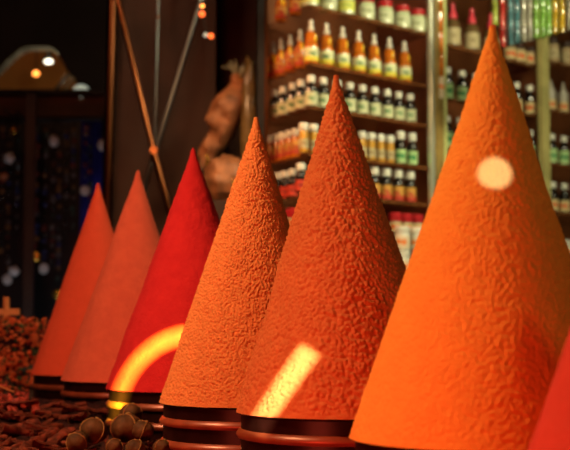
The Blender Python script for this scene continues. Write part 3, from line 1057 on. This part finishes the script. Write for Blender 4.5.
c = at(240, 175, YG)
t = thing('cabinet_ledge', (c.x, c.y, 0), 'low dark cabinet hidden behind the cones, carrying the brown bags', 'cabinet')
w0, w1 = at(197, 210, YG).x - c.x, at(256, 210, YG).x - c.x
zl = at(230, 203, YG).z
MB().box(((w0 + w1) / 2, 0.03, zl / 2), (w1 - w0, 0.30, zl)).obj('body', M['wood'], t, smooth=False)
MB().box(((w0 + w1) / 2, -.125, zl / 2), ((w1 - w0) * .92, 0.012, zl * .9)).obj('door', M['panel'], t, smooth=False)
# lower bag
c = at(226, 180, YG)
t = thing('brown_bag', (c.x, c.y, zl), 'lower brown bag with modelled gold glints, lying on the ledge behind the orange cone', 'bag')
o_ = -Vector((c.x, c.y, zl))
r_ = (0.088, 0.07, (c.z - zl) * 1.05 + .0)
lump((0, 0, (c.z - zl)), r_, 3.3).obj('body', M['sack'], t)
for (x, y, l) in ((207, 160, .02), (233, 186, .02)):  # gold highlights on the bag, modelled as small pieces
    q = at(x, y, YG - .075) + o_
    MB().tube([q + Vector((-.004, 0, -l)), q + Vector((.003, -.006, 0)), q + Vector((-.002, 0, l))], [.003, .006, .003], 8).obj('tie_glint', M['gold'], t)
# upper bag: tall, leaning, with a gathered top
pts = [(204, 168, .020), (207, 158, .030), (214, 143, .040), (221, 125, .056), (229, 108, .062), (236, 95, .054), (240, 85, .034), (239, 78, .018), (238, 72, .022)]
top_t = thing('brown_bag', at(216, 172, YG + .14), 'tall brown bag with a gathered shiny top leaning beside the black upright', 'bag')
o_ = -Vector(top_t.location)
path, rad = [], []
for i in range(len(pts) - 1):
    for k in range(4):
        f = k / 4
        path.append(at(pts[i][0] * (1 - f) + pts[i + 1][0] * f, pts[i][1] * (1 - f) + pts[i + 1][1] * f, YG + .14) + o_)
        rad.append(pts[i][2] * (1 - f) + pts[i + 1][2] * f)
mb = MB().tube(path, rad, 28)
mb.v = [tuple(Vector(v) * (1 + 0.0) + Vector((1, .6, .4)) * 0.030 * noise.noise(Vector(v) * 16) + Vector((.5, 1, .3)) * .010 * noise.noise(Vector(v) * 48)) for v in mb.v]
mb.obj('body', M['sack'], top_t)
q0 = at(240, 80, YG + .14) + o_
mb = MB()
for k in range(16):
    an = random.uniform(-1.1, 1.1)
    l = random.uniform(.03, .075)
    mb.tube([q0, q0 + Vector((math.sin(an) * l * .5, random.uniform(-.03, .02), l * .6)), q0 + Vector((math.sin(an) * l * 1.1, random.uniform(-.05, .03), l * math.cos(an * .7)))], [.006, .008, .002], 6)
mb.obj('gathered_top', M['tuft'], top_t)
MB().lathe([(0.02, -.006), (0.024, 0), (0.02, .006)], 14, tuple(q0)).obj('tie_glint', M['gold'], top_t)
q = at(249, 130, YG + .10)
t = thing('clear_bag', (q.x, q.y, zl), 'olive brown see-through bag between the tall brown bag and black upright', 'bag')
lump((0, 0, (at(249, 128, YG).z - zl)), (.030, .03, at(249, 128, YG).z - zl), 9.1, .12).obj('body', mat('olive_film', (0.20, 0.14, 0.05), 0.25, trans=.2, coat=.4, var=.4, scale=20), t)
MB().ball((0, 0, at(249, 88, YG).z - zl), (.012, .012, .02), 10, 8).obj('knot', M['tuft'], t)

# ------------------------------------------------------------------ table of the stall
TZ = CZ - 0.285
tb = thing('display_table', (0, 2.4, 0), 'dark wooden stall table carrying the drums and spices', 'table')
ax = Vector((0.413 + .494, 1.246 - 3.415, 0)).normalized()      # direction of the row of cones
nx = Vector((ax.y, -ax.x, 0))
e0, e1 = Vector((-0.82, 4.05, 0)), Vector((0.78, 0.65, 0))
wl, wr = Vector((-1.0, -0.42, 0)) * 0.55, Vector((1.0, 0.42, 0)) * 0.25
poly = [e1 + wl * .4, e1 + wr, e0 + wr, e0 + wl]
o_ = Vector((0, -2.4, 0))
poly = [(v + o_).to_tuple()[:2] for v in poly]
MB().prism(poly, TZ - 0.04, TZ).obj('table_top', M['table'], tb, smooth=False)
cxm = sum(p[0] for p in poly) / 4
cym = sum(p[1] for p in poly) / 4
for (x, y) in poly:
    MB().box((cxm + (x - cxm) * .9, cym + (y - cym) * .93, (TZ - .04) / 2), (0.06, 0.06, TZ - .04)).obj('leg', M['table'], tb, smooth=False)

# ------------------------------------------------------------------ spice cones on their drums
CONES = [
    # apex px, base-left px, base-right x, label, colours, texture
    dict(a=(98, 183), b=(33, 373.5), r=159, H=.5, lab='smooth orange red spice cone farthest from the camera', c=((0.62, 0.075, 0.032), (0.66, 0.08, 0.034)), bs=260, bd=.0012, st=.4, amp=.0006),
    dict(a=(138, 170), b=(62.5, 379.5), r=206, H=.5, lab='salmon red spice cone standing second from the far end', c=((0.62, 0.105, 0.055), (0.68, 0.12, 0.06)), bs=200, bd=.002, st=.6, amp=.001),
    dict(a=(193, 148), b=(107, 388), r=282, H=.5, lab='deep crimson spice cone crossed by a curved streak of light', c=((0.37, 0.012, 0.014), (0.42, 0.015, 0.016)), bs=190, bd=.003, st=.8, amp=.0012),
    dict(a=(256, 117), b=(160, 402), r=344, H=.5, lab='fine grained orange spice cone between the crimson cone and the coarse one', c=((0.53, 0.145, 0.042), (0.58, 0.16, 0.046)), bs=750, bd=.0016, st=.8, amp=.0019, fr=255),
    dict(a=(336, 75), b=(236, 411.5), r=455, H=.5, lab='coarse brown orange spice cone with a straight streak of light near its base', c=((0.50, 0.125, 0.042), (0.55, 0.138, 0.046)), bs=600, bd=.0014, st=.7, amp=.0020, fr=165),
    dict(a=(492.5, 25), b=(348, 438), r=625, H=.5, lab='large golden orange spice cone with a round spot of light', c=((0.72, 0.245, 0.042), (0.76, 0.265, 0.046)), bs=300, bd=.0015, st=.6, amp=.0009, fr=190),
    dict(a=(702, -40), b=(521, 470), r=880, H=.5, lab='red spice cone cut off at the right edge of the photo', c=((0.48, 0.05, 0.034), (0.53, 0.055, 0.038)), bs=150, bd=.003, st=.6, amp=.001),
]
ZBASE = CZ - 0.144
cone_info = []
for i, k in enumerate(CONES):
    ra_, rb_ = ray(*k['a']), ray(*k['b'])
    Y = k['H'] / (ra_[1] - rb_[1])
    if i == 6:
        Y = 1.235
    zb = CZ + rb_[1] * Y
    zt = CZ + ra_[1] * Y
    xa = ra_[0] * Y
    xl, xr = (k['b'][0] - 285) / F * Y * 1.0, (k['r'] - 285) / F * Y
    R = (xr - xl) / 2 * 0.995
    xc = (xr + xl) / 2
    H = zt - zb
    cone_info.append((xc, Y, zb, R, xa, H))
    n_r, n_s = (390, 680) if i in (3, 4, 5) else (90, 150)
    vs, fs = [], []
    sd = 11.3 * i
    for a in range(n_r + 1):
        q = (a / n_r)
        q = 0.0 + q
        zz = H * (1 - q)
        r0 = R * q
        # rounded tip
        tip = 0.012
        r0 = math.sqrt(r0 * r0 + (0.004 * (1 - q)) ** 2) if q > 0 else 0.0
        ctr = Vector((xa - xc, 0, 0)) * (1 - q)
        for s_ in range(n_s):
            an = 2 * PI * s_ / n_s
            dx, dy = math.cos(an), math.sin(an)
            P = Vector((ctr.x + r0 * dx, ctr.y + r0 * dy, zz))
            fr = k.get('fr', 90)
            Q = P * fr + Vector((sd, 0, sd))
            if 'fr' in k:
                g0 = 2.0 * (.45 - noise.voronoi(Q)[0][0]) + .2 * noise.noise(Q * 1.7) + .45 * noise.noise(Q * .4)
            else:
                g0 = noise.noise(Q) + .5 * noise.noise(Q * 2)
            g = k['amp'] * min(1, q * 12 + .15) * g0 + .0018 * noise.noise(P * 9 + Vector((sd, 0, 3))) * min(1, q * 4) * min(1, (1 - q) * 8 + .1)
            if q > 0.985:
                g *= .5
            vs.append((P.x + dx * g, P.y + dy * g, P.z + g * .34 * (q > 0)))
    for a in range(n_r):
        for s_ in range(n_s):
            s2 = (s_ + 1) % n_s
            fs.append((a * n_s + s_, (a + 1) * n_s + s_, (a + 1) * n_s + s2, a * n_s + s2))
    fs.append(tuple(n_r * n_s + s_ for s_ in range(n_s - 1, -1, -1)))
    pm = powder('spice_powder_%d' % i, k['c'][0], k['c'][1], k['bs'], k['bd'], k['st'])
    o = MB().add(vs, fs).obj('spice_cone', pm, None, (xc, Y, zb + 0.0005))
    for p_ in o.data.polygons:
        pass
    tag(o, k['lab'], 'spice cone', 'spice cones in a row')
    # the drum under it
    dl = ['dark ringed drum under the farthest orange red cone', 'dark ringed drum under the salmon red cone', 'dark ringed drum under the crimson cone', 'dark ringed drum under the fine grained orange cone',
          'dark ringed drum under the coarse brown orange cone', 'dark drum under the large golden orange cone', 'dark drum under the red cone at the right edge'][i]
    h = zb - TZ - .0008
    d_ = thing('ringed_drum', (xc, Y, TZ + .0006), dl, 'drum', 'dark drums under the spice cones')
    Rb = R - 0.007
    MB().lathe([(Rb - .003, 0.0), (Rb, .003), (Rb, h - .003), (Rb - .003, h)], 96).obj('body', M['drum'], d_)
    zr = h - .030
    while zr > 0.01:
        MB().lathe([(Rb - .001, zr - .0065), (Rb + .004, zr - .006), (Rb + .0068, zr - .002), (Rb + .0068, zr + .001), (Rb + .003, zr + .006), (Rb - .001, zr + .008)], 96, caps=False).obj('ring', M['ring'], d_)
        zr -= .037

# projected light patches (small projectors over the stall front)
def aim_px(px, py, i):
    """a point on the visible flank of cone i seen at a pixel"""
    xc, Y, zb, R, xa, H = cone_info[i]
    rx, rz = ray(px, py)
    best = None
    for k in range(400):
        y = Y - R + k * R / 400
        p_ = Vector((rx * y, y, CZ + rz * y))
        q = 1 - (p_.z - zb) / H
        if q < 0:
            continue
        cx_ = xc + (xa - xc) * (1 - q)
        if math.hypot(p_.x - cx_, p_.y - Y) <= R * q:
            return p_
    return Vector((rx * Y, Y, CZ + rz * Y))


def projector(name, loc, px, py, i, power, color, angle, build):
    o = spot(name, loc, aim_px(px, py, i), power, color, angle, 0.0, 0.002)
    gobo(o, build)
    return o


projector('round_spot_projector', (0.18, 0.15, 1.75), 495, 173, 5, 330, (0.30, 0.50, 0.9), 0.12, mask_round(.0165, .005))
projector('streak_projector', (-0.02, 0.2, 1.6), 283, 388, 4, 900, (0.85, 1.0, 0.62), 0.2, mask_bar(.041, .0130, math.radians(53), .008))
projector('arc_projector', (-0.10, 0.2, 1.5), 195, 412, 2, 17000, (0.60, 1.0, 0.07), 0.35, mask_arc(.0645, .0105, .0105, math.radians(98), math.radians(182)))

# ------------------------------------------------------------------ goods in front of the drums
def heap_z(x, y):
    """surface of the bark heap"""
    zz = CZ - 0.205 + (y - 2.75) * 0.13
    return zz + .012 * noise.noise(Vector((x * 9, y * 9, 0)))


n = 46
xa0, xa1, ya0, ya1 = -0.78, -0.18, 2.08, 3.0
vs, fs = [], []
for j in range(n + 1):
    for i in range(n + 1):
        u, v = i / n, j / n
        x, y = xa0 + (xa1 - xa0) * u, ya0 + (ya1 - ya0) * v
        e = min(u, 1 - u, v, 1 - v) * 6
        z = heap_z(x, y) + .010 * noise.noise(Vector((x * 40, y * 40, 1)))
        # keep clear of drums
        for (xc, Y, zb, R, xa, H) in cone_info[:4]:
            dd = math.hypot(x - xc, y - Y) - R - .004
            if dd < .06:
                z = min(z, TZ + max(0, dd) * 2.4)
        z = max(TZ + .002, min(z, TZ + .002 + max(0, e) * .2))
        vs.append((x, y, z))
vs2 = [(x, y, TZ + .0005) for x, y, z in vs]
N = len(vs)
for j in range(n):
    for i in range(n):
        q = [j * (n + 1) + i, j * (n + 1) + i + 1, (j + 1) * (n + 1) + i + 1, (j + 1) * (n + 1) + i]
        if any(math.hypot(vs[w][0] - ci[0], vs[w][1] - ci[1]) < ci[3] + .004 for w in q for ci in cone_info[:4]):
            continue
        fs.append(q)
        fs.append([k_ + N for k_ in q[::-1]])
hp = MB().add(vs, fs).obj('bark_crumbs', M['crumb'])
tag(hp, 'dark crumbled bark heaped under the bark strips at the table front', 'bark', kind='stuff')


def bark_mesh(seed):
    rnd = random.Random(seed)
    L, w, th = rnd.uniform(.05, .12), rnd.uniform(.011, .030), rnd.uniform(.003, .005)
    bend, curl = rnd.uniform(-.02, .02), rnd.uniform(.2, .8)
    mb = MB()
    nl, nw = 14, 6
    vs, fs = [], []
    for side in (1, -1):
        for j in range(nl + 1):
            for i in range(nw + 1):
                u, v = i / nw * 2 - 1, j / nl * 2 - 1
                ww = w * (.75 + .35 * noise.noise(Vector((v * 3 + seed, 0, 0)))) * (1 - .35 * abs(v) ** 4)
                x = v * L / 2
                y = u * ww / 2 + bend * (v * v)
                z = -curl * w * .5 * u * u + .004 * noise.noise(Vector((x * 60, y * 90, seed))) + side * th / 2
                vs.append((x, y, z))
    st = (nl + 1) * (nw + 1)
    for sd in range(2):
        for j in range(nl):
            for i in range(nw):
                q = [sd * st + j * (nw + 1) + i, sd * st + j * (nw + 1) + i + 1, sd * st + (j + 1) * (nw + 1) + i + 1, sd * st + (j + 1) * (nw + 1) + i]
                fs.append(q[::-1] if sd == 0 else q)
    ring = [i for i in range(nw + 1)] + [j * (nw + 1) + nw for j in range(1, nl + 1)] + [nl * (nw + 1) + i for i in range(nw - 1, -1, -1)] + [j * (nw + 1) for j in range(nl - 1, 0, -1)]
    for a, b in zip(ring, ring[1:] + ring[:1]):
        fs.append((a, b, b + st, a + st))
    return mb.add(vs, fs)


barks = [bark_mesh(s).mesh('bark_strip', M['bark']) for s in range(8)]
rnd = random.Random(5)
bark_spots = []
for px in range(-8, 172, 11):
    for (py, Yb) in ((406, 2.78), (412, 2.70), (420, 2.62), (428, 2.54), (435, 2.46), (442, 2.40), (450, 2.32)):
        x_ = px + rnd.uniform(-6, 6)
        if py < 412 and x_ > 95:
            continue
        if x_ > 100 and py > 405 and rnd.random() < .55:
            continue
        bark_spots.append((x_, py, Yb))
nb = 0
for (x_, py, Yb) in bark_spots:
    p = at(x_, py, Yb)
    z = heap_z(p.x, p.y)
    hit = False
    for (xc, Y, zb, R, xa, H) in cone_info[:4]:
        if math.hypot(p.x - xc, p.y - Y) < R + .05:
            hit = True
    if hit:
        continue
    o = bpy.data.objects.new('bark_strip', barks[nb % 8])
    COL.objects.link(o)
    o.location = (p.x, p.y, z + rnd.uniform(.004, .022))
    o.rotation_euler = (rnd.uniform(-.6, .6), rnd.uniform(-.35, .35), rnd.uniform(-.6, 1.6))
    tag(o, 'dark red brown strip of dried bark in the heap at lower left', 'bark strip', 'bark strips in the heap at lower left')
    nb += 1

# dried pods
pod_spots = [(127, 428, 15.5, 2.36, 'largest round dried pod in front of the crimson cone drum'), (131, 414, 11, 2.44, 'dried pod on top behind the largest pod'),
             (94, 431, 13.5, 2.40, 'round dried pod left of the largest pod'), (143, 431, 11, 2.33, 'dried pod at the right shoulder of the largest pod'),
             (114, 447, 9, 2.27, 'small dried pod at the photo bottom below the largest pod'), (77, 442, 11, 2.36, 'dried pod lying lower left of the round pods'),
             (136, 449, 10, 2.25, 'dried pod at the photo bottom right of the small pod'), (162, 448, 9, 2.2, 'dried pod at the photo bottom beside the orange cone drum')]
for i, (px, py, r, Yp, lab) in enumerate(pod_spots):
    p = at(px, py, Yp)
    rr = r / F * Yp
    t = thing('dried_pod', p, lab, 'pod', 'dried pods at the table front', rz=random.uniform(0, 6))
    t.rotation_euler = (random.uniform(-.7, .7), random.uniform(-.7, .7), random.uniform(0, 6))
    fn = lambda d: 1 + .045 * math.cos(6 * math.atan2(d.y, d.x)) * (1 - d.z * d.z) + .05 * noise.noise(d * 3 + Vector((i * 4.1, 0, 0)))
    MB().ball((0, 0, 0), (rr, rr, rr * .92), 36, 20, fn).obj('body', M['pod'], t)
    for k in range(6):
        a = 2 * PI * k / 6
        if (k + i) % 2:
            continue
        ptsr = []
        for j in range(11):
            th = PI * (.08 + .84 * j / 10)
            d = Vector((math.sin(th) * math.cos(a), math.sin(th) * math.sin(a), math.cos(th)))
            g = fn(d)
            ptsr.append(Vector((d.x * rr * g, d.y * rr * g, d.z * rr * .92 * g)))
        MB().tube(ptsr, rr * .055, 6).obj('ridge', M['podrib'], t)
    MB().lathe([(rr * .16, rr * .86), (rr * .20, rr * .92), (rr * .12, rr * 1.02)], 10).obj('stem', M['podrib'], t)

# ------------------------------------------------------------------ dried flower heap at far left
YH = 3.78
fc = at(8, 330, YH)
t = thing('flower_crate', (fc.x, YH, TZ), 'dark crate under the dried flowers at far left', 'crate')
wcr = 0.30
ht = at(8, 372, YH).z - TZ
for (cx_, cy_, sx, sy) in ((0, -.10, wcr, .012), (0, .10, wcr, .012), (-wcr / 2, 0, .012, .21), (wcr / 2 - .03, 0, .012, .21)):
    MB().box((cx_ - .02, cy_, ht / 2), (sx, sy, ht)).obj('side', M['wood'], t, smooth=False)
MB().box((-.03, 0, .006), (wcr - .04, .2, .012)).obj('bottom', M['wood'], t, smooth=False)
mbf, mbl = MB(), MB()
rnd = random.Random(3)
for k in range(1500):
    px, py = rnd.uniform(-35, 47), 319 + 72 * rnd.random() ** 1.2
    lim = 47 - (py - 318) * .22
    if px > lim:
        continue
    if py > 372 and rnd.random() < .55:
        continue
    dpt = YH + rnd.uniform(-.125, -.105) if py > 350 else YH + rnd.uniform(-.115, .08)
    p = at(px, py + 2 * noise.noise(Vector((px * .2, 0, 0))) * 3, dpt)
    tgt = mbl if rnd.random() < .25 else mbf
    s = rnd.uniform(.006, .012)
    R3 = Euler((rnd.uniform(0, 6), rnd.uniform(0, 6), rnd.uniform(0, 6))).to_matrix()
    vs = [R3 @ Vector(v) * s + p for v in ((0, 0, -.9), (.55, 0, 0), (0, .45, .1), (-.55, 0, .05), (0, -.45, 0), (0.1, 0, 1.0))]
    tgt.add(vs, [(0, 2, 1), (0, 3, 2), (0, 4, 3), (0, 1, 4), (5, 1, 2), (5, 2, 3), (5, 3, 4), (5, 4, 1)])
o = mbf.obj('dried_flowers', M['flower'])
tag(o, 'heap of small dried red and orange flower buds at far left', 'dried flowers', kind='stuff')
lf = mbl.obj('leaves', M['leaf'], o)
lf['kind'] = 'stuff'
# core of the heap so that it is not hollow
cr = at(6, 345, YH)
cb = lump((cr.x - .03, YH, cr.z - .01), (.125, .085, .068), 5.0).obj('heap_core', M['crumb'], o)
cb['kind'] = 'stuff'

# wooden scoop handle standing in the flowers
p = at(6, 316, YH - .02)
t = thing('wooden_handle', p, 'orange wooden cross handle standing in the dried flowers at far left', 'handle')
MB().tube([(0, 0, -.03), (0, 0, .055)], [.009, .009], 12).obj('shaft', M['rawwood'], t)
MB().box((.006, 0, .012), (.065, .016, .018)).obj('crossbar', M['rawwood'], t, smooth=False)
# thin straw lying at the left
a, b = at(-3, 385, 2.95), at(14, 392, 2.95)
tag(MB().tube([a, b], .002, 6).obj('straw', M['rawwood']), 'thin pale straw sticking out at far left above the bark', 'straw')

# small loose rose petals between flower crate and bark
rnd = random.Random(9)
mb = MB()
for k in range(420):
    px, py = rnd.uniform(-8, 42), rnd.uniform(385, 412)
    if px > 14 + (py - 385) * 1.1 or noise.noise(Vector((px * .12, py * .15, 4))) < -.12:
        continue
    Yp = 3.05 - (py - 385) / 27 * .35
    p = at(px, py, Yp)
    s = rnd.uniform(.006, .012)
    R3 = Euler((rnd.uniform(0, 6), rnd.uniform(0, 6), rnd.uniform(0, 6))).to_matrix()
    vs = [R3 @ Vector(v) * s + p for v in ((0, 0, -.9), (.55, 0, 0), (0, .45, .1), (-.55, 0, .05), (0, -.45, 0), (0.1, 0, 1.0))]
    mb.add(vs, [(0, 2, 1), (0, 3, 2), (0, 4, 3), (0, 1, 4), (5, 1, 2), (5, 2, 3), (5, 3, 4), (5, 4, 1)])
tag(mb.obj('red_petals', mat('red_petals', (0.34, 0.03, 0.010), .7, var=.4, scale=60)), 'scatter of dried red petals between the flower heap and the bark', 'petals', kind='stuff')
